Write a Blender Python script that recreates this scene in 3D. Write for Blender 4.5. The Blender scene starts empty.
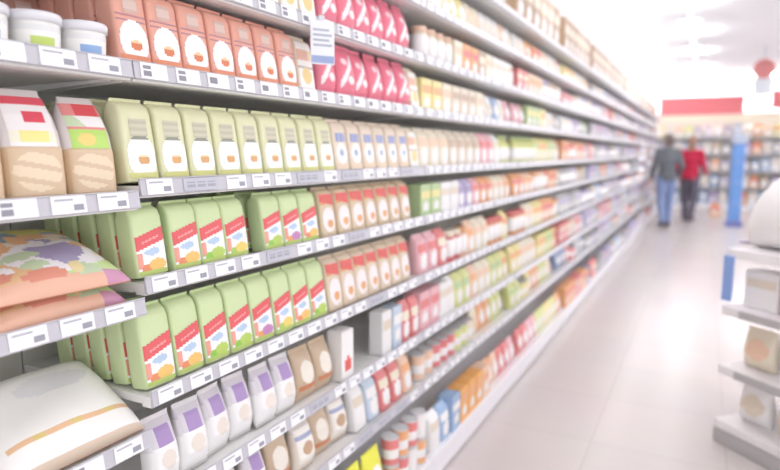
import bpy, bmesh, math, random
from mathutils import Vector, Matrix
R = math.radians
rnd = random.Random(7)
C = bpy.context.scene.collection
SC = bpy.context.scene

# ------------------------------------------------------------------ colour / materials
def lin(c):
    r = []
    for v in c[:3]:
        v = max(0.0, min(1.0, v / 255.0))
        r.append(v / 12.92 if v <= .04045 else ((v + .055) / 1.055) ** 2.4)
    return (r[0], r[1], r[2], 1.0)

_m = {}
def mat(name, rgb, rough=.5, spec=.4, metal=0.0, vary=.04, scale=18.0):
    """principled material whose colour is gently broken up by a noise texture"""
    if name in _m: return _m[name]
    m = bpy.data.materials.new(name); m.use_nodes = True
    nt = m.node_tree; b = nt.nodes['Principled BSDF']
    b.inputs['Roughness'].default_value = rough
    b.inputs['Specular IOR Level'].default_value = spec
    b.inputs['Metallic'].default_value = metal
    tc = nt.nodes.new('ShaderNodeTexCoord'); nz = nt.nodes.new('ShaderNodeTexNoise')
    nz.inputs['Scale'].default_value = scale; nz.inputs['Detail'].default_value = 2
    nt.links.new(tc.outputs['Object'], nz.inputs['Vector'])
    mx = nt.nodes.new('ShaderNodeMix'); mx.data_type = 'RGBA'
    c = lin(rgb)
    mx.inputs['A'].default_value = tuple(max(0, v * (1 - vary)) for v in c[:3]) + (1,)
    mx.inputs['B'].default_value = tuple(min(1, v * (1 + vary)) for v in c[:3]) + (1,)
    nt.links.new(nz.outputs['Fac'], mx.inputs['Factor'])
    nt.links.new(mx.outputs['Result'], b.inputs['Base Color'])
    _m[name] = m; return m

def print_mat(name, rough=.4, spec=.4):
    """printed surface: ink colours come from the mesh's own colour attribute"""
    if name in _m: return _m[name]
    m = bpy.data.materials.new(name); m.use_nodes = True
    nt = m.node_tree; b = nt.nodes['Principled BSDF']
    a = nt.nodes.new('ShaderNodeAttribute'); a.attribute_name = 'Col'
    nt.links.new(a.outputs['Color'], b.inputs['Base Color'])
    b.inputs['Roughness'].default_value = rough
    b.inputs['Specular IOR Level'].default_value = spec
    _m[name] = m; return m
PRINT = print_mat('printed_packaging', .42, .4)

def emit_mat(name, rgb, strength):
    m = bpy.data.materials.new(name); m.use_nodes = True
    nt = m.node_tree; b = nt.nodes['Principled BSDF']
    b.inputs['Base Color'].default_value = lin(rgb)
    b.inputs['Emission Color'].default_value = lin(rgb)
    b.inputs['Emission Strength'].default_value = strength
    return m

# ------------------------------------------------------------------ mesh building
class MB:
    def __init__(s): s.v = []; s.f = []; s.c = []; s.sm = []
    def add(s, vs, fs, col=None, smooth=False):
        o = len(s.v); s.v += [tuple(p) for p in vs]
        for i, f in enumerate(fs):
            s.f.append([o + k for k in f])
            s.c.append(col[i] if isinstance(col, list) else col); s.sm.append(smooth)
        return s
    def box(s, x0, x1, y0, y1, z0, z1, col=None, bev=0.0):
        if bev <= 0:
            vs = [(x, y, z) for x in (x0, x1) for y in (y0, y1) for z in (z0, z1)]
            fs = [(0,1,3,2),(4,6,7,5),(0,4,5,1),(2,3,7,6),(0,2,6,4),(1,5,7,3)]
            return s.add(vs, fs, col)
        bm = bmesh.new(); bmesh.ops.create_cube(bm, size=1)
        for v in bm.verts:
            v.co = Vector(((x0+x1)/2 + v.co.x*(x1-x0), (y0+y1)/2 + v.co.y*(y1-y0), (z0+z1)/2 + v.co.z*(z1-z0)))
        bmesh.ops.bevel(bm, geom=bm.edges[:], offset=bev, segments=2, profile=.6, affect='EDGES')
        return s.bm(bm, col)
    def bm(s, bm, col=None, smooth=False):
        bm.verts.index_update()
        s.add([v.co[:] for v in bm.verts], [[v.index for v in f.verts] for f in bm.faces], col, smooth)
        bm.free(); return s
    def rings(s, rings, col=None, caps=True, smooth=True):
        n = len(rings[0]); vs = [p for r in rings for p in r]; fs = []; cs = []
        for i in range(len(rings) - 1):
            for k in range(n):
                a, b = i*n + k, i*n + (k+1) % n
                fs.append((a, b, b+n, a+n)); cs.append(col[i] if isinstance(col, list) else col)
        s.add(vs, fs, cs, smooth)
        if caps:
            c0 = col[0] if isinstance(col, list) else col; c1 = col[-1] if isinstance(col, list) else col
            s.add(rings[0], [list(range(n))[::-1]], [c0]); s.add(rings[-1], [list(range(n))], [c1])
        return s
    def lathe(s, prof, col=None, n=24, cx=0, cy=0):
        rs = [[(cx + r*math.cos(2*math.pi*k/n), cy + r*math.sin(2*math.pi*k/n), z) for k in range(n)] for r, z in prof]
        return s.rings(rs, col)
    def tube(s, p0, p1, r0, r1, n=12, col=None, caps=True):
        p0, p1 = Vector(p0), Vector(p1); d = (p1 - p0)
        q = d.to_track_quat('Z', 'Y'); rs = []
        for p, r in ((p0, r0), (p1, r1)):
            rs.append([tuple(p + q @ Vector((r*math.cos(2*math.pi*k/n), r*math.sin(2*math.pi*k/n), 0))) for k in range(n)])
        return s.rings(rs, col, caps)
    def ball(s, c, rx, ry, rz, rot=None, u=16, v=10, col=None):
        bm = bmesh.new(); bmesh.ops.create_uvsphere(bm, u_segments=u, v_segments=v, radius=1)
        M = Matrix.Translation(Vector(c)) @ (rot.to_4x4() if rot else Matrix.Identity(4)) @ Matrix.Diagonal((rx, ry, rz, 1))
        bm.transform(M); return s.bm(bm, col, True)
    def mesh(s, name):
        me = bpy.data.meshes.new(name); me.from_pydata(s.v, [], s.f)
        if any(c is not None for c in s.c):
            at = me.color_attributes.new('Col', 'FLOAT_COLOR', 'CORNER'); i = 0
            buf = []
            for f, c in zip(s.f, s.c):
                buf += list(lin(c or (200, 200, 200))) * len(f)
            at.data.foreach_set('color', buf)
        me.polygons.foreach_set('use_smooth', s.sm); me.update(); return me
    def build(s, name, material, parent=None):
        me = s.mesh(name); me.materials.append(material); return link(name, me, parent)

def link(name, me, parent=None):
    o = bpy.data.objects.new(name, me); C.objects.link(o)
    if parent: o.parent = parent
    return o
def tag(o, label, cat, group=None):
    o['label'] = label; o['category'] = cat
    if group: o['group'] = group
    return o
def thing(name, label, cat, loc=(0,0,0), rot=(0,0,0), group=None):
    o = bpy.data.objects.new(name, None); o.empty_display_size = .05; C.objects.link(o)
    o.location = loc; o.rotation_euler = rot; return tag(o, label, cat, group)
def struct(o): o['kind'] = 'structure'; return o

def sel(w, d, z, p=4.5, n=28, xo=0.0):
    """one superellipse ring: w along y, d along x"""
    r = []
    for k in range(n):
        a = 2*math.pi*k/n; ca, sa = math.cos(a), math.sin(a)
        r.append((xo + d/2*math.copysign(abs(ca)**(2/p), ca), w/2*math.copysign(abs(sa)**(2/p), sa), z))
    return r
class Body:
    """a soft pack as a stack of superellipse sections (z, w, d, p, xoff) facing +x"""
    def __init__(s, secs): s.secs = [tuple(q) + (0,)*(5-len(q)) if len(q) > 3 else tuple(q) + (4.5, 0) for q in secs]
    def front(s, y, z):
        q = s.secs
        for a, b in zip(q, q[1:]):
            if a[0] <= z <= b[0]:
                t = (z - a[0]) / max(1e-6, b[0] - a[0])
                w, d, p, xo = [a[i] + (b[i]-a[i])*t for i in (1,2,3,4)]
                return xo + d/2 * max(0, 1 - abs(2*y/w)**p)**(1/p)
        return 0
    def mb(s, col=None, n=28):
        m = MB(); m.rings([sel(w, d, z, p, n, xo) for z, w, d, p, xo in s.secs], col); return m
    def label(s, y0, y1, z0, z1, fn, ny=30, nz=40, off=.0009, back=False):
        m = MB(); vs = []; fs = []; cs = []
        for j in range(nz+1):
            for i in range(ny+1):
                y = y0 + (y1-y0)*i/ny; z = z0 + (z1-z0)*j/nz
                vs.append((s.front(y, z) + off, y, z))
        for j in range(nz):
            for i in range(ny):
                c = fn((i+.5)/ny, (j+.5)/nz)
                if c is None: continue
                a = j*(ny+1) + i; fs.append((a, a+1, a+ny+2, a+ny+1)); cs.append(c)
        m.add(vs, fs, cs, True); return m

# ------------------------------------------------------------------ product prototypes: list of (part, mesh, material)
protos = {}
def part(name, mb, m):
    me = mb.mesh(name); me.materials.append(m); return (name, me)
def place(key, kind, loc, label, cat, group=None, rotz=0.0, lean=0.0, roll=0.0):
    ps = protos[key]; rot = (roll, -lean, rotz)
    if len(ps) == 1:
        o = link(kind, ps[0][1]); o.location = loc; o.rotation_euler = rot
        return tag(o, label, cat, group)
    t = thing(kind, label, cat, loc, rot, group)
    for nm, me in ps: link(nm, me, t)
    return t

def ell(a, b, ca, cb, ra, rb): return ((a-ca)/ra)**2 + ((b-cb)/rb)**2 < 1
WHITE = (246,243,243)
def lab_orange(a, b):
    if b < .09: return (226,146,112)
    if ell(a, b, .5, .3, .47, .3):
        if ell(a, b, .55, .24, .2, .07) and b < .27: return (222,132,96)
        if ell(a, b, .55, .28, .17, .04): return (240,205,160)
        return (250,246,246)
    if .58 < b < .61 or .65 < b < .67: return (190,140,150)
    if .7 < b < .93 and .25 < a < .75: return (214,182,172) if not .76 < b < .88 else (224,200,190)
    return None
def lab_lime(a, b):
    if b < .08: return (214,214,140)
    if .6 < b < .86 and .2 < a < .8: return (198,194,172) if (int(b*22) % 2) else (210,206,184)
    if ell(a, b, .5, .3, .48, .33):
        if ell(a, b, .55, .26, .19, .07) and b < .29: return (220,170,116)
        if ell(a, b, .55, .3, .16, .035): return (248,226,180)
        if b > .56: return (150,152,140)
        return (248,247,246)
    return None
def lab_green(k):
    acc = [((244,200,120),(236,150,110)), ((190,215,110),(150,205,90)), ((200,140,190),(236,170,110)), ((240,215,120),(180,210,110))][k]
    def f(a, b):
        top = .74 + .18*a
        if b > top: return None
        if b > top - .27: return (230,104,108) if not (.35 < (b-top+.27)/.27 < .5 and .2 < a < .8) else (240,160,160)
        if b > top - .33: return (247,244,246)
        if ell(a, b, .5, .44, .28, .08): return (186,208,232)
        if b < .08: return (190,210,120)
        if ell(a, b, .66, .17, .3, .12): return acc[0]
        if ell(a, b, .3, .12, .2, .09): return acc[1]
        if a < .16 and .12 < b < .5: return (238,165,150)
        return (247,244,246)
    return f
def lab_tanblue(a, b):
    if .62 < b < .82 and .12 < a < .88: return (150,160,205) if (int(a*9) % 3) else (188,190,212)
    if ell(a, b, .5, .36, .42, .24):
        if ell(a, b, .5, .38, .16, .08): return (170,182,206)
        return (247,244,244)
    if b < .12: return (236,214,190)
    return None
def lab_tanred(a, b):
    if b > .8 - .12*a and b < .97: return (226,110,104)
    if ell(a, b, .5, .36, .45, .3):
        if ell(a, b, .58, .26, .22, .1): return (228,172,120)
        return (247,236,236)
    if .72 < b and a < .3: return (226,170,120)
    return None
def lab_cream(a, b):
    if .62 < b < .86: return (236,190,170) if a < .7 else (240,225,190)
    if ell(a, b, .5, .3, .32, .18): return (240,212,150)
    if .45 < b < .5: return (200,190,190)
    return (248,245,240)
def lab_redbag(a, b):
    if abs((b-.5) - (a-.5)*.9) < .13: return (250,240,242)
    if ell(a, b, .35, .75, .2, .1): return (250,225,228)
    if ell(a, b, .65, .22, .22, .12): return (250,236,236)
    return (240,128,150)
def lab_purple(a, b):
    if b > .6: return (176,150,200) if .2 < a < .85 else (224,218,226)
    if ell(a, b, .5, .3, .3, .2): return (236,226,216)
    return (246,244,244)

def packet(key, w, d, h, bodyc, labfn, lz=(.04,.94), sealc=None):
    b = Body([(0, w*.93, d*.9, 6, 0), (.004, w*.985, d*.98, 8, 0), (h*.12, w, d, 8, 0), (h*.5, w*1.005, d*1.015, 7.5, 0),
              (h*.8, w*.995, d, 7, 0), (h*.89, w*.985, d*.86, 6, 0), (h*.945, w*.975, d*.42, 4, 0), (h*.965, w*.97, d*.16, 3.5, 0)])
    body = b.mb(n=40)
    seal = MB()
    rs = [sel(w*.97, .006, h*.955, 6, 28), sel(w*.97, .005, h*.985, 6, 28, .001), sel(w*.965, .004, h, 6, 28, .004)]
    seal.rings(rs)
    bm_ = mat('pack_%d_%d_%d' % bodyc, bodyc, .45, .4)
    sc = sealc or tuple(min(255, int(v*1.03)) for v in bodyc)
    protos[key] = [part('body', body, bm_), part('top_seal', seal, mat('pack_%d_%d_%d' % sc, sc, .45, .4)),
                   part('label', b.label(-w*.455, w*.455, h*lz[0], h*lz[1]*.92, labfn), PRINT)]
def pillow(key, w, d, h, bodyc, labfn, cols=None):
    b = Body([(0, w*.96, .006, 4, 0), (h*.05, w*.97, .012, 4, 0), (h*.12, w, d*.62, 2.6, 0), (h*.3, w, d, 2.6, 0), (h*.55, w*.97, d*.98, 2.6, 0),
              (h*.78, w*.92, d*.62, 2.6, 0), (h*.9, w*.9, .014, 4, 0), (h*.93, w*.9, .006, 5, 0)])
    seal = MB(); seal.rings([sel(w*.9, .006, h*.925, 5), sel(w*.92, .005, h*.97, 5, 28, -.001), sel(w*.92, .004, h, 5, 28, .002)])
    m = PRINT if cols else mat('pack_%d_%d_%d' % bodyc, bodyc, .35, .5)
    protos[key] = [part('body', b.mb(cols), m), part('top_seal', seal, mat('pack_%d_%d_%d' % bodyc, bodyc, .35, .5)),
                   part('label', b.label(-w*.4, w*.4, h*.2, h*.84, labfn), PRINT)]

packet('orange', .081, .058, .172, (234,174,156), lab_orange)
packet('lime', .081, .058, .176, (228,228,190), lab_lime)
for k in range(4):
    packet('green%d' % k, .083, .056, .160, (212,228,178), lab_green(k), (.03,.78))
    packet('tallgreen%d' % k, .084, .056, .185, (212,228,178), lab_green(k), (.03,.74))
packet('tanblue', .081, .056, .172, (234,218,200), lab_tanblue)
packet('tanred', .083, .056, .160, (222,202,174), lab_tanred)
packet('tanredtall', .083, .056, .182, (224,206,184), lab_tanred)
packet('cream', .080, .056, .165, (240,228,208), lab_cream)
packet('brown', .079, .056, .170, (196,150,134), lab_orange)
pillow('redbag', .100, .060, .176, (240,134,154), lab_redbag)
pillow('purplebag', .084, .066, .172, (226,222,224), lab_purple,
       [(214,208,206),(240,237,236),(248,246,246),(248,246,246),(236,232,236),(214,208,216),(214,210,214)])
pillow('beigebag', .098, .07, .165, (226,212,196), lambda a, b: (200,168,140) if ell(a, b, .5, .4, .3, .2) else ((170,176,206) if .7 < b < .82 else (246,240,234)),
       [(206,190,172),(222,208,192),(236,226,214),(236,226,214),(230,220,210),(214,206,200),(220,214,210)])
pillow('brownbag', .098, .07, .165, (206,182,156), lambda a, b: (240,232,222) if ell(a, b, .5, .5, .38, .34) else ((214,140,104) if b < .16 else None))

# --- tubs, jars, bottles, cans
def tub(key, accent):
    b = MB(); r = .043
    b.lathe([(r*.86, 0), (r*.9, .003), (r*.97, .056), (r*.98, .059)], n=32)
    lid = MB(); lid.lathe([(r*.98, .059), (r*1.06, .060), (r*1.07, .073), (r*1.0, .077), (r*.93, .0775), (r*.9, .074), (r*.2, .074)], n=32)
    lb = MB(); n, nz = 22, 10
    vs, fs, cs = [], [], []
    for j in range(nz+1):
        for i in range(n+1):
            a = R(-80 + 160*i/n); z = .005 + .048*j/nz; rr = r*(.9 + .07*(z-.003)/.053) + .0008
            vs.append((rr*math.cos(a), rr*math.sin(a), z))
    for j in range(nz):
        for i in range(n):
            k = j*(n+1)+i; fs.append((k, k+1, k+n+2, k+n+1)); A, B = (i+.5)/n, (j+.5)/nz
            c = (248,247,244)
            if .25 < B < .62 and .36 < A < .72: c = accent
            elif B > .8: c = (236,236,236)
            elif .68 < B < .74 and .3 < A < .7: c = (190,190,194)
            cs.append(c)
    lb.add(vs, fs, cs, True)
    protos[key] = [part('tub_body', b, mat('tub_white', (244,243,240), .4)), part('lid', lid, mat('lid_white', (232,231,236), .35)), part('label', lb, PRINT)]
tub('tubgreen', (202,222,120)); tub('tubblue', (150,182,226))

def single(key, mb): protos[key] = [part(key, mb, PRINT)]
def dk(c, k): return tuple(int(max(0, min(255, v*k))) for v in c)
def carton(key, w, d, h, c, c2, c3=None):
    """printed carton with a bevelled box body, tucked lid seam and front print"""
    m = MB(); m.box(-d/2, d/2, -w/2, w/2, 0, h, c, .004)
    m.box(-d/2+.004, d/2-.004, -w/2+.004, w/2-.004, h, h+.0012, dk(c, .96))
    b = Body([(0, w*1.4, d, 30, 0), (h, w*1.4, d, 30, 0)])
    c3 = c3 or WHITE
    def f(a, bb):
        if .55 < bb < .82: return c2
        if ell(a, bb, .5, .3, .32, .17): return c3
        if .88 < bb < .92 and .2 < a < .8: return dk(c2, .9)
        return None
    l = b.label(-w*.45, w*.45, h*.05, h*.95, f, 10, 12)
    o = len(m.v); m.add(l.v, l.f, l.c)
    single(key, m)
def simplepack(key, w, d, h, c, c2, c3=None):
    b = Body([(0, w*.95, d*.92, 5, 0), (h*.06, w, d, 5, 0), (h*.5, w, d*1.06, 4.5, 0), (h*.85, w*.98, d*.8, 4.5, 0), (h*.93, w*.97, .012, 5, 0), (h, w*.97, .005, 5, 0)])
    m = b.mb(c, 20); c3 = c3 or WHITE
    def f(a, bb):
        if .6 < bb < .85: return c2
        if ell(a, bb, .5, .32, .4, .24): return c3
        return None
    l = b.label(-w*.44, w*.44, h*.04, h*.9, f, 8, 12); m.add(l.v, l.f, l.c, True); single(key, m)
def simplepillow(key, w, d, h, c, c2):
    b = Body([(0, w*.96, .008, 4, 0), (h*.12, w, d*.7, 2.6, 0), (h*.4, w, d, 2.6, 0), (h*.75, w*.94, d*.62, 2.6, 0), (h*.92, w*.9, .012, 4, 0), (h, w*.92, .005, 5, 0)])
    m = b.mb(c, 20)
    l = b.label(-w*.36, w*.36, h*.24, h*.76, lambda a, bb: c2 if ell(a, bb, .5, .5, .5, .48) else None, 10, 10); m.add(l.v, l.f, l.c, True); single(key, m)
def bottle(key, r, h, c, capc, labc):
    m = MB(); m.lathe([(r*.9, 0), (r, .006), (r, h*.16), (r*1.012, h*.165), (r*1.012, h*.5), (r, h*.505), (r, h*.58), (r*.72, h*.74), (r*.4, h*.84), (r*.36, h*.9), (r*.46, h*.905), (r*.46, h), (r*.4, h)],
            [c, c, c, labc, labc, labc, c, c, c, c, capc, capc], 20); single(key, m)
def jar(key, r, h, c, lidc, labc):
    m = MB(); m.lathe([(r*.9, 0), (r, .006), (r, h*.18), (r*1.015, h*.185), (r*1.015, h*.6), (r, h*.605), (r*.98, h*.74), (r*.82, h*.82), (r*.9, h*.825), (r*.9, h*.985), (r*.84, h)],
            [c, c, c, labc, labc, labc, c, c, lidc, lidc], 20); single(key, m)
def can(key, r, h, c, c2):
    m = MB(); m.lathe([(r*.93, 0), (r, .004), (r*.97, .01), (r*.97, h*.3), (r*.972, h*.302), (r*.972, h*.62), (r*.97, h*.622), (r*.97, h-.01), (r, h-.004), (r*.97, h), (r*.9, h-.003)],
            [(214,214,216), (214,214,216), c, c, c2, c2, c, c, (214,214,216), (214,214,216)], 20); single(key, m)

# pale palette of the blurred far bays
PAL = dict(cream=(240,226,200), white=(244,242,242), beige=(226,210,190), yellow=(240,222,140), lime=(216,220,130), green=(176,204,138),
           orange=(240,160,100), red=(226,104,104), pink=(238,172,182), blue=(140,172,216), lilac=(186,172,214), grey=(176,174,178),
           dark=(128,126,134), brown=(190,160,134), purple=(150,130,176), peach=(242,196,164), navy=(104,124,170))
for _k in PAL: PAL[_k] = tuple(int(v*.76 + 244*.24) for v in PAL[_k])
ALT = dict(cream='peach', white='beige', beige='brown', yellow='orange', lime='green', green='yellow', orange='red', red='cream', pink='red',
           blue='white', lilac='purple', grey='lilac', dark='grey', brown='cream', purple='pink', peach='orange', navy='orange')
NICE = dict(cream='cream', white='white', beige='beige', yellow='yellow', lime='lime green', green='green', orange='orange', red='red', pink='pink', blue='light blue',
            lilac='lilac', grey='grey', dark='dark grey', brown='brown', purple='purple', peach='peach', navy='dark blue')
PAL['pale'] = (204,216,232); ALT['pale'] = 'white'; NICE['pale'] = 'pale blue'
PAL['kraft'] = (176,148,122); ALT['kraft'] = 'beige'; NICE['kraft'] = 'kraft brown'
PAL['sun'] = (234,232,92); ALT['sun'] = 'lime'; NICE['sun'] = 'bright yellow'
PAL['amber'] = (242,180,110); ALT['amber'] = 'orange'; NICE['amber'] = 'amber'
def getproto(kind, col, w, h):
    key = '%s_%s_%d_%d' % (kind, col, round(w*1000), round(h*1000))
    if key in protos: return key
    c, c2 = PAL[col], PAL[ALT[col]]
    if kind == 'carton': carton(key, w, min(.09, w*.8), h, c, c2)
    elif kind == 'packet': simplepack(key, w, min(.085, w*.68), h, c, c2)
    elif kind == 'bag': simplepillow(key, w, min(.1, w*.62), h, c, WHITE if col not in ('white','cream') else c2)
    elif kind == 'bottle': bottle(key, w*.46, h, c, c2, WHITE)
    elif kind == 'jar': jar(key, w*.46, h, c, c2, WHITE)
    elif kind == 'can': can(key, w*.46, h, c, WHITE)
    return key

# ------------------------------------------------------------------ the room
FLOOR_X = (-.62, 7.0); FLOOR_Y = (-3.0, 20.5); CEIL = 3.5
def floor_material():
    m = bpy.data.materials.new('floor_tile'); m.use_nodes = True; nt = m.node_tree; b = nt.nodes['Principled BSDF']
    tc = nt.nodes.new('ShaderNodeTexCoord'); br = nt.nodes.new('ShaderNodeTexBrick')
    br.offset = 0; br.inputs['Scale'].default_value = 1
    br.inputs['Brick Width'].default_value = .6; br.inputs['Row Height'].default_value = .6
    br.inputs['Mortar Size'].default_value = .004
    br.inputs['Color1'].default_value = lin((208,200,198)); br.inputs['Color2'].default_value = lin((211,203,201))
    br.inputs['Mortar'].default_value = lin((198,190,188))
    nz = nt.nodes.new('ShaderNodeTexNoise'); nz.inputs['Scale'].default_value = 1.6; nz.inputs['Detail'].default_value = 3
    nt.links.new(tc.outputs['Object'], br.inputs['Vector']); nt.links.new(tc.outputs['Object'], nz.inputs['Vector'])
    mx = nt.nodes.new('ShaderNodeMix'); mx.data_type = 'RGBA'; mx.inputs['Factor'].default_value = .12
    nt.links.new(br.outputs['Color'], mx.inputs['A']); nt.links.new(nz.outputs['Color'], mx.inputs['B'])
    mx.blend_type = 'SOFT_LIGHT'
    nt.links.new(mx.outputs['Result'], b.inputs['Base Color'])
    b.inputs['Roughness'].default_value = .24; b.inputs['Specular IOR Level'].default_value = .2
    return m
struct(MB().box(FLOOR_X[0], FLOOR_X[1], FLOOR_Y[0], FLOOR_Y[1], -.1, 0).build('floor', floor_material()))
cm = mat('ceiling_white', (247,247,250), .8, .2, vary=.01)
struct(MB().box(FLOOR_X[0], FLOOR_X[1], FLOOR_Y[0], FLOOR_Y[1], CEIL, CEIL+.1).build('ceiling', cm))
wm = mat('wall_white', (246,246,249), .8, .2, vary=.01)
struct(MB().box(-.72, -.62, FLOOR_Y[0], FLOOR_Y[1], 0, CEIL).build('wall_left', wm))
struct(MB().box(FLOOR_X[0], FLOOR_X[1], FLOOR_Y[1], FLOOR_Y[1]+.1, 0, CEIL).build('wall_back', wm))

# ------------------------------------------------------------------ ceiling lamps
LE = emit_mat('lamp_diffuser', (255,253,250), 2.2)
lampm = mat('lamp_housing', (236,236,240), .5)
ORD = ['first','second','third','fourth','fifth','sixth','seventh','eighth','ninth','tenth','eleventh','twelfth','thirteenth','fourteenth','fifteenth','sixteenth',
       'seventeenth','eighteenth','nineteenth','twentieth']
def lamp(x, y, lx, ly, label, group, power):
    t = thing('ceiling_lamp', label, 'lamp', (x, y, CEIL - .33), group=group)
    h = MB(); h.box(-lx/2, lx/2, -ly/2, ly/2, .02, .069, bev=.006); h.build('housing', lampm, t)
    d = MB(); d.box(-lx/2+.015, lx/2-.015, -ly/2+.015, ly/2-.015, .008, .02, bev=.003); d.build('diffuser', LE, t)
    l = bpy.data.lights.new('lamp_light', 'AREA'); l.shape = 'RECTANGLE'; l.size = lx; l.size_y = ly; l.energy = power
    l.color = (.99, .99, 1)
    lo = bpy.data.objects.new('lamp_light', l); C.objects.link(lo); lo.parent = t; lo.location = (0, 0, -.01)
    u = l.copy(); u.energy = power * 1.0                       # extra upward light, added to brighten the ceiling
    uo = bpy.data.objects.new('added_uplight', u); C.objects.link(uo); uo.parent = t; uo.location = (0, 0, .075); uo.rotation_euler = (math.pi, 0, 0)
    for yy in (-ly*.4, ly*.4):
        m = MB(); m.tube((0, yy, .068), (0, yy, .33), .006, .006, 8); m.build('hanger', lampm, t)
for i in range(8):
    lamp(-.12, 1.6 + i*2.1, .16, 2.0, 'long tube ceiling lamp above the long shelf run, %s from the front' % ORD[i], 'tube lamps over the shelf run', 3)
for i in range(7):
    lamp(.72, 2.6 + i*2.3, .3, .62, 'square ceiling lamp panel over the aisle, %s from the front' % ORD[i], 'lamp panels over the aisle', 3)
for i in range(4):
    lamp(3.6, 1.5 + i*3.9, .3, 1.6, 'wide ceiling lamp over the right of the hall, %s from the front' % ORD[i], 'lamps over the right of the hall', 14)

for i in range(3):  # extra row, added only to brighten the dark far wall
    lamp(.6 + i*2.0, 19.2, 1.5, .3, 'added wide lamp brightening the back wall, %s from the left' % ORD[i], 'added lamps brightening the back wall', 40)

# ------------------------------------------------------------------ shelving
railm = mat('rail_grey', (200,198,206), .4, .5)
shelfm = mat('shelf_white', (240,239,238), .45, .5)
postm = mat('upright_grey', (224,223,221), .45, .5)
backm = mat('back_panel', (230,229,222), .6, .3)
plm = mat('plinth_white', (242,240,245), .4, .5)
def tag_mesh(kind):
    m = MB(); w, h = (.068, .032) if kind < 3 else (.105, .028)
    m.box(0, .0016, -w/2, w/2, -h/2, h/2, (246,245,249) if kind < 3 else (196,196,206))
    ny, nz = 16, 8; vs, fs, cs = [], [], []
    for j in range(nz+1):
        for i in range(ny+1): vs.append((.0019, -w/2*.94 + w*.94*i/ny, -h/2*.9 + h*.9*j/nz))
    for j in range(nz):
        for i in range(ny):
            c = None
            if kind == 0 and 1 <= i <= 5 and j in (1,2,3,5,6): c = (150,148,160)
            if kind == 1 and (10 <= i <= 14 and j in (1,2,3)): c = (160,160,172)
            if kind == 1 and (1 <= i <= 9 and j == 6): c = (186,186,196)
            if kind == 2 and (1 <= i <= 6 and j in (2,3,4,5)): c = (140,140,150)
            if kind == 3 and j in (2,3,5) and i % 5: c = (166,166,178)
            if c: a = j*(ny+1)+i; fs.append((a, a+1, a+ny+2, a+ny+1)); cs.append(c)
    m.add(vs, fs, cs); me = m.mesh('price_tag'); me.materials.append(PRINT); return me
TAGS = [tag_mesh(k) for k in range(4)]
H = 1.44
LEV = [.436, .668, .917, 1.165, 1.370, 1.605, 1.813, 2.022, 2.231]      # shelf edges above the base shelf
LEV0 = [.33, .58, .835, 1.124, 1.347, 1.605, 1.813, 2.022, 2.231]
BASE = .126; DEPTH = .45; Y0 = .85; BL = 1.41
def add_shelf(t, L, z, tags, bracket):
    s = MB(); s.box(-DEPTH, -.002, .003, L-.003, z-.016, z+.002); s.box(-.03, -.002, .003, L-.003, z-.022, z-.016)
    so = s.build('shelf', shelfm, t)
    if bracket:
        for yy in (.012, L-.016):
            b = MB(); vs = [(-DEPTH, yy, z-.017), (-.05, yy, z-.017), (-.05, yy, z-.022), (-DEPTH, yy, z-.038)]
            vs += [(x, y+.004, zz) for x, y, zz in vs]
            b.add(vs, [(0,1,2,3), (7,6,5,4), (0,4,5,1), (1,5,6,2), (2,6,7,3), (3,7,4,0)]); b.build('bracket', postm, so)
    # price rail: a slim profile with a top and a bottom lip, tilted a little upward
    pr = [(-.002, z-.018), (.006, z-.0185), (.009, z-.0165), (.0065, z-.0145), (.002, z+.0145), (.0045, z+.0165), (.002, z+.0185), (-.002, z+.0175)]
    r = MB(); r.rings([[(x, yy, zz) for x, zz in pr] for yy in (.002, L-.002)], None, True, False)
    ro = r.build('price_rail', railm, t)
    if tags:
        y = .05
        while y < L - .05:
            k = rnd.choice(tags)
            if k == 3 and y > L - .12: k = tags[0]
            w = .05 if k == 3 else .0
            o = link('price_tag', TAGS[k], ro); o.location = (.0052, y + w/2, z); o.rotation_euler = (0, R(-8), 0)
            y += .0925 + w
    else:                                            # printed paper strip slid into the rail
        m = MB(); y = .012; m.box(.0050, .0058, .004, L-.004, z - .0145, z + .0145, (206,204,212))
        while y < L - .01:
            y1 = min(y + rnd.choice([.06, .06, .09]), L - .005)
            m.box(.0052, .0064, y, y1, z - .0145, z + .0145, (244,242,247)); y = y1 + rnd.choice([.012, .02, .03])
        m.build('label_strip', PRINT, ro).rotation_euler = (0, 0, 0)
    return so
def bay(i, y0, L, levels):
    nm = ['nearest','second','third','fourth','fifth','sixth','seventh','eighth','ninth','tenth','eleventh','twelfth'][i]
    t = thing('shelving_bay', 'white metal shelving bay with price rails, %s bay along the left of the aisle' % nm, 'shelf', (0, y0, 0), group='shelving bays of the long run')
    p = MB(); p.box(-DEPTH-.02, -DEPTH, .002, L-.002, .02, 2.45); p.build('back_panel', backm, t)
    for yy in ([0.0] if i < 11 else [0.0, L-.03]):
        u = MB(); u.box(-DEPTH-.06, -DEPTH-.021, yy+.001, yy+.03, 0, 2.5); u.build('upright', postm, t)
    b = MB(); b.box(-DEPTH-.02, .055, .001, L-.001, .018, BASE, bev=.004); b.box(-DEPTH, .035, .001, L-.001, 0, .018); b.build('plinth', plm, t)
    n = 0
    for k, z in enumerate(levels):
        tg = None
        if i == 0 and k in (2,3,4,5): tg = [1, 1, 0]
        if i == 1 and k < 7: tg = [0, 2, 0] if k in (5, 6) else [1, 1, 1, 3]
        if i == 2 and k < 7: tg = [1, 0, 1]
        add_shelf(t, L, z, tg, i < 3 and k < 6)
bay(0, Y0 - BL, BL, LEV0)
for i in range(1, 12): bay(i, Y0 + BL*(i-1), BL, LEV)

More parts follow.
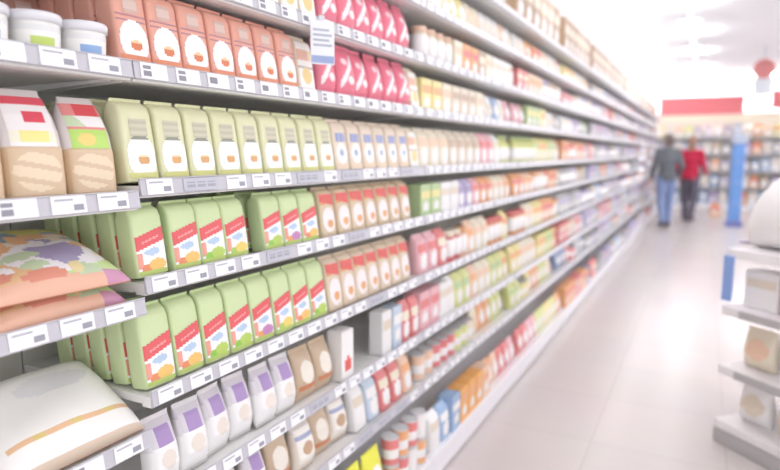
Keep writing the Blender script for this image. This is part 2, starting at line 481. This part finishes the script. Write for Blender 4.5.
SHELFNAME = ['bottom shelf','second shelf up','third shelf up','fourth shelf up','fifth shelf up','sixth shelf up','seventh shelf up','eighth shelf up','ninth shelf up','top shelf']
BAYNAME = ['nearest bay','second bay','third bay','fourth bay','fifth bay','sixth bay','seventh bay','eighth bay','ninth bay','tenth bay','eleventh bay','twelfth bay']
def stand(z): return z + .0025                     # top of the shelf plate
LEAN = R(8)
ROWY = {-1: (.0946, -.760), 0: (.0925, -.699), 1: (.0913, -.662), 2: (.0899, -.623), 3: (.0886, -.584), 4: (.0875, -.552), 5: (.0862, -.515), 6: (.0851, -.482)}
def n2y(n, lev): a, b = ROWY[lev]; return a*n + b       # facing number along a shelf -> metres
counter = {}
def order(row):
    counter[row] = counter.get(row, -1) + 1
    return ORD[min(counter[row], 19)]

def put(key, kind, desc, y, lev, b=1, x=-.05, cat=None, group=None, lean=LEAN, rotz=0, dz=0, lv=None, suffix=None):
    z = (BASE if lev < 0 else (lv or LEV)[lev])
    z = z + .0005 if lev < 0 else stand(z)
    sh = SHELFNAME[lev+1]
    lab = suffix or '%s, %s from left on the %s, %s' % (desc, order((b, lev)), sh, BAYNAME[b])
    return place(key, kind, (x, y, z + .0365*math.sin(abs(lean)) + dz), lab, cat or kind, group or '%ss on the %s of the %s' % (kind, sh, BAYNAME[b]), rotz, lean)
jit = lambda a: rnd.uniform(-a, a)

# ---- second bay, row by row (left to right); deeper packs stand behind the first column
def column(key, kind, desc, y, lev, depth, what, x0=-.05, step=.062):
    for q in range(1, depth):
        put(key, kind, desc, y, lev, x=x0 - step*q, suffix='%s, %s behind the first %s of the %s' % (desc, ORD[q-1], what, SHELFNAME[lev+1]))
# seventh shelf: orange packets, cream packet, red bags
for i in range(7):
    put('orange', 'packet', 'orange-red packet with white oval label', n2y(16.22+i, 5), 5, x=-.05+jit(.0012), rotz=jit(.03))
column('orange', 'packet', 'orange-red packet', n2y(16.22, 5), 5, 4, 'orange packet')
put('cream', 'packet', 'cream packet with pale print', n2y(23.25, 5), 5)
for i in range(6):
    put('redbag', 'bag', 'pink-red bag with white splash', n2y(24.75+i*1.22, 5), 5, x=-.05+jit(.005), rotz=jit(.06))
put('cream', 'packet', 'cream packet with pale print', n2y(31.9, 5), 5)
# eighth shelf
for i in range(4):
    put('cream', 'packet', 'cream packet with pale print', n2y(20.2+i*1.02, 6), 6, rotz=jit(.03))
for i in range(6):
    put('redbag', 'bag', 'pink-red bag with white splash', n2y(24.75+i*1.22, 6), 6, x=-.05+jit(.005), rotz=jit(.06))
# sixth shelf: lime packets then tan and blue
for i in range(9):
    put('lime', 'packet', 'pale lime packet with bowl picture', n2y(16.45+i, 4), 4, x=-.05+jit(.0012), rotz=jit(.03))
column('lime', 'packet', 'pale lime packet', n2y(16.45, 4), 4, 5, 'lime packet')
for i in range(6):
    put('tanblue', 'packet', 'tan packet with blue print', n2y(25.5+i*1.04, 4), 4, x=-.05+jit(.0012), rotz=jit(.03))
put('cream', 'packet', 'cream packet with pale print', n2y(31.8, 4), 4)
# fifth shelf: green packets with a red band
for n_, k in ((16.75, 0), (17.87, 0), (18.83, 1), (19.79, 3), (21.45, 1), (22.45, 2), (23.45, 0)):
    put('green%d' % k, 'packet', 'green packet with red band', n2y(n_, 3), 3, x=-.05+jit(.0012), rotz=jit(.02))
column('green0', 'packet', 'green packet', n2y(16.75, 3), 3, 5, 'green packet')
for q in range(1, 4):
    put('green1', 'packet', 'green packet', n2y(21.45, 3), 3, x=-.05-.0615*q, suffix='green packet, %s behind the one right of the gap on fifth shelf up' % ORD[q-1])
for i in range(7):
    put('tanred', 'packet', 'tan packet with red corner', n2y(24.6+i*1.05, 3), 3, x=-.05+jit(.0012), rotz=jit(.03))
# fourth shelf
for i in range(8):
    put('tallgreen%d' % [0,0,1,1,2,3,0,1][i], 'packet', 'tall green packet with red band', n2y(17.0+i, 2), 2, x=-.05+jit(.0012), rotz=jit(.02))
column('tallgreen0', 'packet', 'tall green packet', n2y(17.0, 2), 2, 5, 'tall packet')
for i in range(7):
    put('tanredtall', 'packet', 'tall tan packet with red corner', n2y(25.05+i*.98, 2), 2, x=-.05+jit(.0012), rotz=jit(.03))
# third shelf: white bags with purple print, beige bags, white carton, gap
for i in range(6):
    put('purplebag', 'bag', 'white bag with purple print', n2y(17.25+i*1.0, 1), 1, x=-.055+jit(.01), rotz=jit(.15))
for i in range(2):
    put('brownbag', 'bag', 'beige-brown bag', n2y(23.4+i*1.12, 1), 1, x=-.055, rotz=jit(.1))
carton('redcarton', .075, .06, .175, (246,244,243), (246,244,243), (230,110,104))
put('redcarton', 'carton', 'white carton with red spot', n2y(25.65, 1), 1, x=-.045, lean=0)
for j, (c, kd) in enumerate((('white','carton'),('pale','carton'),('red','packet'),('red','packet'))):
    key = getproto(kd, c, .075, .17)
    put(key, kd, '%s %s' % (NICE[c], kd), n2y(28.9+j*.98, 1), 1, lean=0)
# second shelf
seq = ['beigebag','brownbag','beigebag','purplebag','brownbag','beigebag','brownbag','beigebag']
for i, k in enumerate(seq):
    put(k, 'bag', {'beigebag':'cream bag with brown picture','brownbag':'tan bag with white oval','purplebag':'white bag with purple print'}[k], n2y(17.5+i*1.17, 0), 0, x=-.06+jit(.012), rotz=jit(.2))
for j, c in enumerate(('white','pale','red','red','peach')):
    key = getproto('packet', c, .082, .16); put(key, 'packet', '%s packet' % NICE[c], n2y(26.9+j*1.06, 0), 0)
# bottom shelf
def heap(c, n, w, h, kd): 
    put(getproto(kd, c, w, h), kd, '%s %s' % (NICE[c], kd), n2y(n, -1), -1, x=.008, lean=R(3) if kd in ('packet','bag') else 0)
for c, n, w, h, kd in (('cream',17.9,.1,.18,'bag'),('beige',19.2,.1,.18,'bag'),('white',20.5,.1,.18,'bag'),('cream',21.8,.1,.18,'bag'),('white',23.1,.1,.19,'bag'),('beige',24.3,.1,.19,'bag'),
                       ('sun',25.6,.13,.235,'bag'),('sun',27.08,.13,.235,'bag'),
                       ('orange',28.6,.078,.115,'can'),('red',29.5,.078,.115,'can'),('white',30.4,.078,.115,'can'),('orange',31.3,.078,.115,'can')):
    heap(c, n, w, h, kd)
for n, c, lab in ((28.6,'red','leftmost orange can'), (29.5,'orange','red can'), (30.4,'red','white can'), (31.3,'white','rightmost orange can')):
    place(getproto('can', c, .078, .115), 'can', (.008, n2y(n, -1), BASE+.1165), '%s can stacked on top of the %s on the bottom shelf' % (NICE[c], lab), 'can', 'cans stacked on the bottom shelf')

# ---- nearest bay
y = .625
for k, (key, yy, lab) in enumerate((('tubblue', .597, 'white lidded tub cut off by the left edge of the photo'), ('tubgreen', .691, 'white lidded tub with lime green label'),
                                    ('tubblue', .785, 'white lidded tub with light blue label'))):
    place(key, 'tub', (-.055, yy, stand(LEV0[5])), lab + ('' if k == 0 else ' on the seventh shelf up'), 'tub', 'lidded tubs on the seventh shelf up', R(-20))
for i in range(3):
    place('brown', 'packet', (-.27, .62 + i*.092, stand(LEV0[5]) + .0052), 'brown packet, %s from left in the row behind the tubs' % ORD[i], 'packet', 'brown packets behind the tubs', 0, LEAN)
# bread bags on the sixth shelf
def bread(key, w, d, h, labf, loafc):
    lo = Body([(0, w*.9, d*.86, 4, 0), (.006, w*.97, d*.96, 4, 0), (h*.2, w, d, 3.6, 0), (h*.44, w, d, 3.4, 0), (h*.5, w*.97, d*.92, 3.2, 0)])
    up = Body([(h*.46, w*.995, d*.97, 3.2, 0), (h*.6, w*.98, d*.88, 3, 0), (h*.76, w*.9, d*.66, 3, -.004), (h*.9, w*.76, d*.34, 3, -.008), (h*.97, w*.66, .012, 3, -.01), (h, w*.66, .006, 3, -.01)])
    m = lo.mb(); sl = lo.mb()
    lab = up.label(-w*.36, w*.36, h*.47, h*.93, labf, 30, 36)
    slices = lo.label(-w*.42, w*.42, h*.04, h*.46, lambda a, b: (238,218,190) if ell(a, b, .5, .5 if a < 2 else .5, .46, .42) and int(b*9+a*2) % 3 else (222,196,166), 36, 30)
    protos[key] = [part('bread_loaf', m, mat('bread_crust', loafc, .6, .3)), part('bread_slices', slices, PRINT), part('wrapper', up.mb(), mat('wrapper_white', (228,220,218), .25, .6)), part('label', lab, PRINT)]
def labA(a, b):
    if b > .84: return (226,90,106)
    if .48 < b < .7 and .38 < a < .82: return (226,84,100)
    if .08 < b < .3: return (240,232,150) if .2 < a < .85 else (244,238,220)
    return (246,240,240)
def labB(a, b):
    if b > .72 and .3 < a < .95: return (228,92,98)
    if .48 < b < .72: return (248,244,244) if a + b > .95 else (206,222,186)
    if b < .42: return (190,224,120) if not ell(a, b, .4, .2, .24, .14) else (236,214,130)
    return (236,150,150)
bread('breada', .110, .085, .202, labA, (222,194,160)); bread('breadb', .104, .085, .196, labB, (208,178,150))
for key, yy, lab in (('breadb', .562, 'bread bag cut off by the left edge of the photo'), ('breada', .672, 'bread bag with red and yellow label, left of the green-labelled one'),
                     ('breadb', .784, 'bread bag with red and bright green label on the sixth shelf')):
    place(key, 'bread_bag', (-.07, yy, stand(LEV0[4]) + .004), lab, 'bread', 'bread bags on the sixth shelf', R(-8), R(5))
for q in range(2):
    place('breada', 'bread_bag', (-.19, .60 + q*.125, stand(LEV0[4]) + .004), 'bread bag, %s one standing behind the front bread bags' % ('left' if q == 0 else 'right'), 'bread', 'bread bags on the sixth shelf', 0, R(5))
# flat soft packs (flatbread) lying on the fifth shelf
def flatpack(key, w, d, h, fn, seed):
    r = random.Random(seed); m = MB(); nx, ny = 44, 52; pw = [r.uniform(-1, 1) for _ in range(8)]
    def zt(u, v):
        e = max(0, (1-abs(2*u-1)**3.2)) * max(0, (1-abs(2*v-1)**3.2))
        return h*(.12 + .88*e**.5) + .0035*e*math.sin(9*u+pw[0]*3+5*v)+.002*e*math.sin(17*v+pw[1]*4)
    vs, fs, cs = [], [], []
    for side in (0, 1):
        for j in range(ny+1):
            for i in range(nx+1):
                u, v = i/nx, j/ny
                vs.append(((u-.5)*d, (v-.5)*w, zt(u, v) if side == 0 else .06*h))
    N = (nx+1)*(ny+1)
    for j in range(ny):
        for i in range(nx):
            a = j*(nx+1)+i
            fs.append((a, a+1, a+nx+2, a+nx+1)); cs.append(fn((j+.5)/ny, (i+.5)/nx))
            fs.append((N+a, N+a+nx+1, N+a+nx+2, N+a+1)); cs.append((220,190,160))
    edge = [i for i in range(nx+1)] + [j*(nx+1)+nx for j in range(1, ny+1)] + [ny*(nx+1)+i for i in range(nx-1, -1, -1)] + [j*(nx+1) for j in range(ny-1, 0, -1)]
    for a, b in zip(edge, edge[1:] + edge[:1]): fs.append((a, N+a, N+b, b)); cs.append((226,160,130))
    m.add(vs, fs, cs, True); single(key, m)
_r = random.Random(21)
BLOBS = [(_r.random(), .05 + .85*_r.random(), _r.uniform(.05, .16), _r.uniform(.025, .07), _r.choice([(244,240,242),(240,222,170),(236,186,140),(200,216,180),(176,168,200),(226,150,130),(170,186,196),(240,210,150)])) for _ in range(34)]
def fl1(a, b):                                   # a along the shelf, b towards the aisle
    for ba, bb, ra, rb, c in BLOBS:
        if ell(a, b, ba, bb, ra, rb): return c
    if b > .92: return (234,186,162) if a < .8 else (206,150,180)
    if ell(a, b, .62, .62, .2, .16): return (172,160,196)
    if ell(a, b, .6, .66, .36, .22): return (244,240,244)
    if .78 < b and a > .45: return (206,226,160)
    if ell(a, b, .35, .3, .2, .1): return (140,160,176)
    if .1 < b < .25 and a > .4: return (214,208,120)
    if .3 < b < .5 and a > .35: return (240,222,204)
    return (230,190,144)
def fl2(a, b):
    if ell(a, b, .5, .6, .36, .18): return (246,208,150)
    if b > .86: return (214,170,130)
    if b < .25: return (190,196,176)
    return (238,176,148)
flatpack('flat1', .27, .27, .045, fl1, 3); flatpack('flat2', .20, .22, .04, fl2, 5)
z3 = stand(LEV0[3])
o = place('flat1', 'flatbread_pack', (-.150, .685, z3+.0445), 'orange flatbread pack at the bottom of the sloping pile on the fifth shelf up', 'bread', 'flatbread packs')
o.rotation_euler = (0, R(17), R(2))
o = place('flat1', 'flatbread_pack', (-.136, .690, z3+.0925), 'orange and purple flatbread pack sloping on top of another on the fifth shelf up', 'bread', 'flatbread packs')
o.rotation_euler = (0, R(17), R(-3))
o = place('flat2', 'flatbread_pack', (-.125, .425, z3+.0405), 'small orange flatbread pack at the left edge of the photo, fifth shelf up', 'bread', 'flatbread packs')
o.rotation_euler = (0, R(17), R(-6))
# big white pack leaning back on the fourth shelf
def fl3(a, b):
    if .74 < b < .80 and a > .1: return (232,190,150) if int(a*12) % 3 else (222,200,130)
    if b > .95: return (226,206,186)
    if ell(a, b, .6, .3, .26, .12): return (232,230,232)
    return (246,243,240)
flatpack('whitepack', .30, .24, .06, fl3, 9)
o = place('whitepack', 'flour_pack', (-.132, .700, stand(LEV0[2]) + .063), 'large white soft pack with tan stripe leaning back on the fourth shelf up', 'bag', None, 0, 0)
o.rotation_euler = (0, R(29), R(0))
o = place('whitepack', 'flour_pack', (-.132, .390, stand(LEV0[2]) + .063), 'large white soft pack cut off by the left edge of the photo', 'bag', None, 0, 0)
o.rotation_euler = (0, R(29), R(0))

# hanging price card under the eighth shelf
t = thing('price_card', 'white hanging card with blue strip below the eighth shelf edge', 'sign', (.036, n2y(23.0, 6), 1.69), (0, 0, R(-35)))
m = MB(); m.box(0, .002, -.036, .036, 0, .12, bev=.0008); m.build('card', mat('card_white', (240,242,247), .4), t)
m = MB(); m.box(.002, .0032, -.034, .034, .004, .024); m.build('blue_strip', mat('card_blue', (160,174,214), .4), t)
m = MB()
for k in range(4): m.box(.002, .0028, -.028, .028-.008*(k % 2), .05+.014*k, .056+.014*k)
m.build('print_lines', mat('card_print', (186,190,204), .5), t)
m = MB(); m.box(-.006, 0, -.008, .008, .1, .136); m.build('clip', mat('clip_clear', (226,228,232), .2), t)

# ---- further bays
FAR = {
 2: {-1: 'white blue amber amber amber peach orange peach red pink lime', 0: 'peach red lime cream orange lime yellow', 1: 'pink white lime peach cream lime yellow', 2: 'pink red peach cream orange yellow',
     3: 'green white lilac pink orange cream peach', 4: 'cream cream beige beige beige pink white lime lime', 5: 'yellow cream beige beige cream white blue white pink', 6: 'cream cream cream orange brown cream white white red',
     7: 'white cream yellow cream white white peach white', 8: 'kraft beige kraft kraft beige'},
 3: {-1: 'red pink lime yellow lime orange', 0: 'lime yellow orange lime cream', 1: 'yellow cream yellow lime orange', 2: 'orange cream yellow orange yellow', 3: 'orange peach cream orange brown',
     4: 'lime lime yellow lime beige', 5: 'pink green yellow white grey', 6: 'red peach grey beige white', 7: 'white orange cream white pink', 8: 'kraft brown kraft'},
 4: {-1: 'orange red orange navy', 0: 'navy red grey navy', 1: 'red brown pink grey', 2: 'grey dark grey lilac', 3: 'dark grey brown dark', 4: 'orange red orange grey', 5: 'white lilac grey green', 6: 'pink white grey brown', 7: 'yellow white cream', 8: 'kraft brown kraft'},
}
KINDS = {-1: ['carton','packet','bag'], 0: ['packet','bag','can'], 1: ['packet','carton'], 2: ['packet','jar'], 3: ['packet','jar','carton'], 4: ['packet','bottle','carton'],
         5: ['packet','carton','bag'], 6: ['carton','packet','jar'], 7: ['bag','packet'], 8: ['carton']}
rest = ['grey purple dark lilac navy', 'lilac grey dark pink purple', 'dark brown blue grey dark', 'lilac grey navy orange dark', 'red dark grey purple lilac']
for b in range(2, 12):
    ys = Y0 + BL*(b-1); w0 = {2: .108, 3: .125, 4: .15, 5: .165, 6: .19, 7: .2, 8: .22, 9: .25, 10: .25, 11: .25}[b]
    for lev in range(-1, 9):
        cols = (FAR[b][lev] if b in FAR else (rest[(b*3+lev) % 5] if lev < 8 else 'kraft kraft brown')).split()
        top = ([BASE] + LEV)[lev+1]; nxt = (LEV + [2.5])[lev+1]
        hm = min(nxt - top - .055, .19)
        y = ys + .03; ylim = ys + BL - .02; i = 0; run = 0; kd = None
        while True:
            if kd is None or run == 0:
                kd = KINDS[lev][(b+i+lev) % len(KINDS[lev])]; run = rnd.choice([2, 3, 3, 4])
            frac = (y - ys) / BL
            col = cols[min(len(cols)-1, int(frac*len(cols)))]
            w = w0 * (.8 if kd in ('can','jar','bottle') else 1)
            if lev == 8: w = max(.2, w0*1.3)
            if y + w > ylim: break
            if lev == 8: hm = .33
            h = hm * (.92 if kd != 'can' else .68)
            h = round(h, 2)
            if kd in ('can','jar'): h = min(h, .15)
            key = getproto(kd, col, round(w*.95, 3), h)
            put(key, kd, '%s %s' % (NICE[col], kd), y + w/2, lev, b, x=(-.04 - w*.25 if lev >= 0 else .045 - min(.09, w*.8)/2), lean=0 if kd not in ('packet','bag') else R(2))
            y += w + .004; i += 1; run -= 1

# ------------------------------------------------------------------ gondola across the far end, with a red fascia
GY = 17.9
t = thing('shelving_unit', 'distant white shelving unit across the far end of the aisle', 'shelf', (0, GY, 0))
gx0, gx1 = -.45, 5.0
GL = [.12, .55, .98, 1.41, 1.84]
m = MB(); m.box(gx0, gx1, .42, .46, .02, 2.5); m.build('back_panel', backm, t)
m = MB(); m.box(gx0, gx1, -.02, .42, 0, .118, bev=.004); m.build('plinth', plm, t)
for k, z in enumerate(GL[1:]):
    m = MB(); m.box(gx0, gx1, 0, .42, z-.02, z); m.build('shelf', shelfm, t)
    m = MB(); m.box(gx0, gx1, -.012, -.001, z-.03, z+.012); m.build('price_rail', railm, t)
for xx in (gx0, .9, 2.2, 3.5, gx1-.03):
    m = MB(); m.box(xx, xx+.03, .461, .5, 0, 2.52); m.build('upright', postm, t)
sg = thing('fascia_sign', 'long plain red fascia board above the far shelving', 'sign', (0, GY-.05, 2.53))
m = MB(); m.box(-.12, 1.82, 0, .08, -.1, .36, bev=.01); m.build('board', mat('fascia_red', (238,132,138), .5), sg)
m = MB(); m.box(.05, 1.78, .08, .12, .1, .2); m.build('bracket', postm, sg)
sg = thing('fascia_sign', 'short red fascia board at the right edge of the photo above the far shelving', 'sign', (0, GY-.05, 2.53))
m = MB(); m.box(2.42, 4.4, 0, .08, .0, .44, bev=.01); m.build('board', mat('fascia_red', (238,132,138), .5), sg)
m = MB(); m.box(2.5, 4.3, .08, .12, .1, .2); m.build('bracket', postm, sg)
sg = thing('header_panel', 'cream header panel directly below the red fascia at the far end', 'panel', (0, GY-.03, 2.2))
m = MB(); m.box(-.05, 4.2, 0, .05, 0, .22, bev=.006); m.build('panel', mat('header_cream', (248,238,216), .5), sg)
m = MB(); m.box(-.05, 4.2, -.006, 0, 0, .02); m.build('edge_strip', railm, sg)
gcols = ['grey white lilac blue white grey blue lilac white grey orange white blue grey', 'lilac grey blue white pink grey white blue grey lilac white orange brown',
         'blue white grey lilac white blue grey peach grey white lilac blue', 'white grey lilac white blue grey white beige grey blue lilac orange',
         'cream yellow white cream green grey lilac white grey blue white orange']
for k, z in enumerate(GL):
    x = gx0 + .15; i = 0; cs = gcols[k].split()
    while x < 3.2:
        c = cs[i % len(cs)]; kd = ['carton','packet','bottle','carton','bag'][(i//2 + k) % 5]
        o = place(getproto(kd, c, .2, .32), kd, (x, GY + .13, z + .001), '%s %s, %s from left on the %s of the far end shelving' % (NICE[c], kd, ORD[i % 20], ['bottom shelf','second shelf','third shelf','fourth shelf','top shelf'][k]),
                  kd, 'products on the far end shelving', R(-90)); x += .225; i += 1

# sign hanging from the ceiling, far right
t = thing('hanging_sign', 'pale hanging sign with a round red top at the far right below the ceiling', 'sign', (1.94, 14.0, 2.56))
m = MB(); m.box(-.16, .16, -.02, .02, 0, .34, bev=.01); m.build('pale_board', mat('board_pale', (222,226,232), .5), t)
m = MB(); m.tube((0, -.025, .5), (0, .025, .5), .19, .19, 28); m.build('round_sign', mat('sign_red', (216,140,138), .5), t)
m = MB(); m.tube((0, 0, .69), (0, 0, CEIL - 2.562), .012, .012, 10); m.build('rod', mat('post_pale', (214,216,224), .4), t)

# tall blue floor display
t = thing('floor_display', 'tall narrow blue floor display standing right of the people', 'display', (1.60, 13.6, 0))
bl = mat('display_blue', (120,164,228), .5)
m = MB(); m.box(-.15, .15, -.15, .15, .0, .12, bev=.01); m.build('foot', mat('display_deep', (130,138,196), .5), t)
m = MB(); m.box(-.11, .11, -.1, .1, .12, 1.62, bev=.012); m.build('column', bl, t)
m = MB(); m.box(-.125, .125, -.12, .12, 1.62, 1.78, bev=.012); m.build('top_cap', mat('display_cap', (196,206,226), .5), t)
for zz in (.45, .85, 1.25):
    m = MB(); m.box(-.09, .09, -.118, -.101, zz, zz+.03); m.build('ledge', mat('display_ledge', (150,184,232), .5), t)
place(getproto('carton','orange',.2,.3), 'carton', (1.3, 15.6, .001), 'orange carton standing on the floor beside the red jacket person', 'carton', None, R(-90))

# ------------------------------------------------------------------ display stand at the right, turned to the aisle
cx, cy = 1.142, 3.3; ang = math.atan2(-.67, .74)
t = thing('display_stand', 'white tiered display stand with grey base bar at the right edge', 'display', (cx, cy, 0), (0, 0, ang))
W, D = 1.15, .62                                          # local: +x along the visible face, +y behind it
whm = mat('stand_white', (240,236,238), .5); grm = mat('stand_grey', (184,182,182), .5)
m = MB(); m.box(0, W, 0, D, .0, .075, bev=.008); m.build('base_bar', grm, t)
SH = [.12, .40, .70, .985]
for k, z in enumerate(SH):
    m = MB(); m.box(.0, W, .0, D, z-.045 if k else .076, z, bev=.006); m.build('shelf', whm, t)
for xx in (.012, W-.03):
    for yy in (D-.03,):
        m = MB(); m.box(xx, xx+.02, yy, yy+.02, .12, .95); m.build('post', whm, t)
m = MB(); m.box(.02, W-.02, D-.05, D-.035, .12, .94); m.build('back_panel', mat('stand_back', (222,218,218), .5), t)
for k, z in enumerate(SH[1:3]):
    m = MB(); m.box(.1, W, -.012, -.001, z-.04, z-.004); m.build('price_rail', grm, t)
m = MB(); m.box(.0, .05, -.014, -.001, .73, .95, bev=.002); fl = m.build('corner_flag', mat('flag_blue', (140,170,226), .5), t); fl['label'] = 'light blue corner flag'
q = Matrix.Rotation(ang, 3, 'Z')
def onstand(lx, ly, z): p = q @ Vector((lx, ly, 0)); return (cx + p.x, cy + p.y, z)
lab = ['bottom tier','second tier','third tier']
for k, z in enumerate(SH[:3]):
    for j in range(5):
        kd, c = ('carton', ['white','white','pink','white','white'][j]) if k == 2 else ('bag', ['white','cream','white','white','cream'][(j+k) % 5])
        if k == 2: c = ['white','pink','white','white','pink'][j]
        h = .18 if k == 2 else .2
        place(getproto(kd, c, .17, h), kd, onstand(.13 + j*.205, .13, z + .001), '%s %s, %s from left on the %s of the white display stand' % (NICE[c], kd, ORD[j], lab[k]),
              kd, '%ss on the %s of the display stand' % (kd, lab[k]), ang - R(90))
# big white sack lying on top of the stand
t = thing('sack', 'big plump white sack lying on top of the display stand', 'bag', onstand(.33, .20, SH[3] + .001), (0, 0, ang))
secs = []
for i in range(15):
    u = -1 + 2*i/14; e = max(.02, (1 - abs(u)**2.4))**.55
    secs.append((u*.36, .185*e, .41*e))
m = MB(); rs = []
for u, ry, hz in secs:
    rs.append([(u, ry*math.cos(2*math.pi*k/24), max(.0, .5*hz + .5*hz*math.sin(2*math.pi*k/24)) + .004*math.sin(5*k+u*20)*(1 if math.sin(2*math.pi*k/24) > -.4 else 0)) for k in range(24)])
m.rings(rs); m.build('sack_body', mat('sack_white', (248,247,248), .6), t)
m = MB(); m.box(-.39, -.35, -.05, .05, .004, .02, bev=.003); m.build('seam', mat('seam_lilac', (196,186,206), .6), t)

# ------------------------------------------------------------------ people
def remesh(o, vox, it=3):
    r = o.modifiers.new('Fuse', 'REMESH'); r.mode = 'VOXEL'; r.voxel_size = vox; r.use_smooth_shade = True
    s = o.modifiers.new('Smooth', 'SMOOTH'); s.factor = .5; s.iterations = it
def limb(m, pts):
    for (p, r), (p2, r2) in zip(pts, pts[1:]):
        m.tube(p, p2, r, r2, 14); m.ball(p, r, r, r); m.ball(p2, r2, r2, r2)
def person(loc, rotz, hgt, label, topc, legc, hairc, long_hair, stride, armb, shoec=(92,88,96)):
    t = thing('person', label, 'person', loc, (0, 0, rotz)); k = hgt/1.75; t.scale = (k, k, k)
    J = {}
    for s, sg in (('l', -1), ('r', 1)):
        st = stride * sg
        J['hip'+s] = (.09*sg, 0, .92); J['knee'+s] = (.1*sg, .10*st + .03, .50); J['ank'+s] = (.1*sg, .26*st - (.05 if st < 0 else 0), .09 + (.03 if st < 0 else 0))
        J['sho'+s] = (.175*sg, -.005, 1.42); J['elb'+s] = (.235*sg, -.12*st - .03, 1.15)
        J['wri'+s] = (.235*sg, -.16*st + .07 + armb[0 if sg < 0 else 1], .93 + armb[0 if sg < 0 else 1]*.9); 
    b = MB()
    # trunk, neck, head
    b.ball((0, 0, .95), .16, .11, .12); b.ball((0, 0, 1.1), .135, .1, .14); b.ball((0, .005, 1.28), .165, .112, .17); b.ball((0, -.005, 1.42), .15, .085, .07)
    b.tube((0, -.01, 1.43), (0, .005, 1.56), .06, .052)
    b.ball((0, .012, 1.645), .074, .092, .108); b.ball((0, .04, 1.585), .052, .055, .05)
    b.tube((0, .098, 1.655), (0, .118, 1.622), .008, .015); b.ball((0, .112, 1.62), .016, .014, .01)
    b.ball((0, .098, 1.59), .026, .012, .008)
    for sg in (-1, 1): b.ball((.075*sg, .0, 1.635), .012, .024, .034)
    for s, sg in (('l', -1), ('r', 1)):
        limb(b, [(J['hip'+s], .092), (J['knee'+s], .058), (J['ank'+s], .042)])
        a = Vector(J['ank'+s]); limb(b, [(a, .04), (a + Vector((0, .06, -.05)), .036), (a + Vector((0, .15, -.062)), .026)])
        limb(b, [(J['sho'+s], .058), (J['elb'+s], .043), (J['wri'+s], .029)])
        w = Vector(J['wri'+s]); d = (w - Vector(J['elb'+s])).normalized()
        side = Vector((0, 1, 0)); side = (side - d*side.dot(d)).normalized(); inn = d.cross(side)*(1 if sg < 0 else -1)
        pc = w + d*.05; b.tube(w, pc + d*.035, .026, .03); b.ball(pc, .024, .04, .045)
        for f in range(4):
            off = side*(.027 - .018*f); L = [.072, .08, .074, .058][f]
            p0 = pc + d*.03 + off; p1 = p0 + d*L*.5; p2 = p1 + (d*.75 + inn*.6).normalized()*L*.5
            limb(b, [(p0, .0095), (p1, .009), (p2, .0075)])
        p0 = w + d*.025 + side*.026; p1 = p0 + (d*.6 + side*.7).normalized()*.035; p2 = p1 + (d + side*.15).normalized()*.03
        limb(b, [(p0, .013), (p1, .011), (p2, .009)])
    o = b.build('body', mat('skin', (226,186,166), .55), t); remesh(o, .009, 2)
    # jacket
    j = MB(); j.ball((0, 0, .97), .178, .128, .12); j.ball((0, 0, 1.1), .16, .122, .16); j.ball((0, .005, 1.28), .186, .132, .18); j.ball((0, -.005, 1.43), .165, .1, .075)
    j.tube((0, -.01, 1.45), (0, -.005, 1.53), .078, .07)
    for s in 'lr':
        w = Vector(J['wri'+s]); e = Vector(J['elb'+s]); limb(j, [(J['sho'+s], .07), (e, .055), (w + (e-w)*.06, .042)])
    j.tube((0, 0, .88), (0, 0, 1.0), .165, .17, 20)
    o = j.build('jacket', mat('cloth_%d_%d_%d' % topc, topc, .8, .2), t); remesh(o, .014, 3)
    p = MB(); p.ball((0, -.005, .93), .17, .122, .11)
    for s in 'lr': 
        a = Vector(J['ank'+s]); limb(p, [(J['hip'+s], .105), (J['knee'+s], .074), (a + Vector((0, 0, .0)), .058)])
    o = p.build('trousers', mat('cloth_%d_%d_%d' % legc, legc, .85, .2), t); remesh(o, .014, 3)
    for s in 'lr':
        a = Vector(J['ank'+s]); q = MB(); limb(q, [(a + Vector((0, -.025, -.035)), .05), (a + Vector((0, .07, -.045)), .044), (a + Vector((0, .15, -.055)), .034)])
        q.box(a.x-.042, a.x+.042, a.y-.075, a.y+.185, a.z-.088, a.z-.062, bev=.01)
        o = q.build('shoe', mat('shoe_dark', shoec, .6), t); remesh(o, .008, 2)
    h = MB(); h.ball((0, -.012, 1.672), .084, .096, .098); h.ball((0, -.05, 1.63), .078, .062, .09)
    if long_hair:
        h.ball((0, -.055, 1.55), .082, .05, .12); h.ball((0, -.06, 1.46), .07, .04, .09)
    o = h.build('hair', mat('hair_%d_%d_%d' % hairc, hairc, .6, .3), t); remesh(o, .01, 2)
    for sg in (-1, 1):
        e = MB(); e.ball((.03*sg, .093, 1.652), .011, .009, .008); e.build('eye', mat('eye_dark', (84,76,78), .3), t)
    return t
person((.39, 12.9, 0.002), R(26), 1.8, 'person in dark grey jacket and blue jeans walking beside the shelves', (112,116,122), (140,156,196), (122,112,106), False, .4, (.0, .06))
person((.775, 14.2, 0.002), R(-14), 1.78, 'person in a red jacket and dark trousers walking down the aisle', (206,56,84), (112,108,122), (164,128,108), True, -.5, (.0, .08))

# ------------------------------------------------------------------ camera, world
cam = bpy.data.cameras.new('camera'); co = bpy.data.objects.new('camera', cam); C.objects.link(co)
cam.sensor_fit = 'HORIZONTAL'; cam.sensor_width = 36; cam.lens = 36*600/780
co.location = (1.02, 0, H); co.rotation_euler = (R(90 - 7.782), 0, R(27.482)); cam.clip_start = .02
cam.dof.use_dof = True; cam.dof.focus_distance = 1.3; cam.dof.aperture_fstop = 1.7
SC.camera = co
w = bpy.data.worlds.new('World'); SC.world = w; w.use_nodes = True
bg = w.node_tree.nodes['Background']; bg.inputs['Color'].default_value = (.975, .975, 1, 1); bg.inputs['Strength'].default_value = 1.15
vs = SC.view_settings
vs.view_transform = 'Standard'; vs.look = 'None'; vs.gamma = 1; vs.use_curve_mapping = False
vs.exposure = 0.48
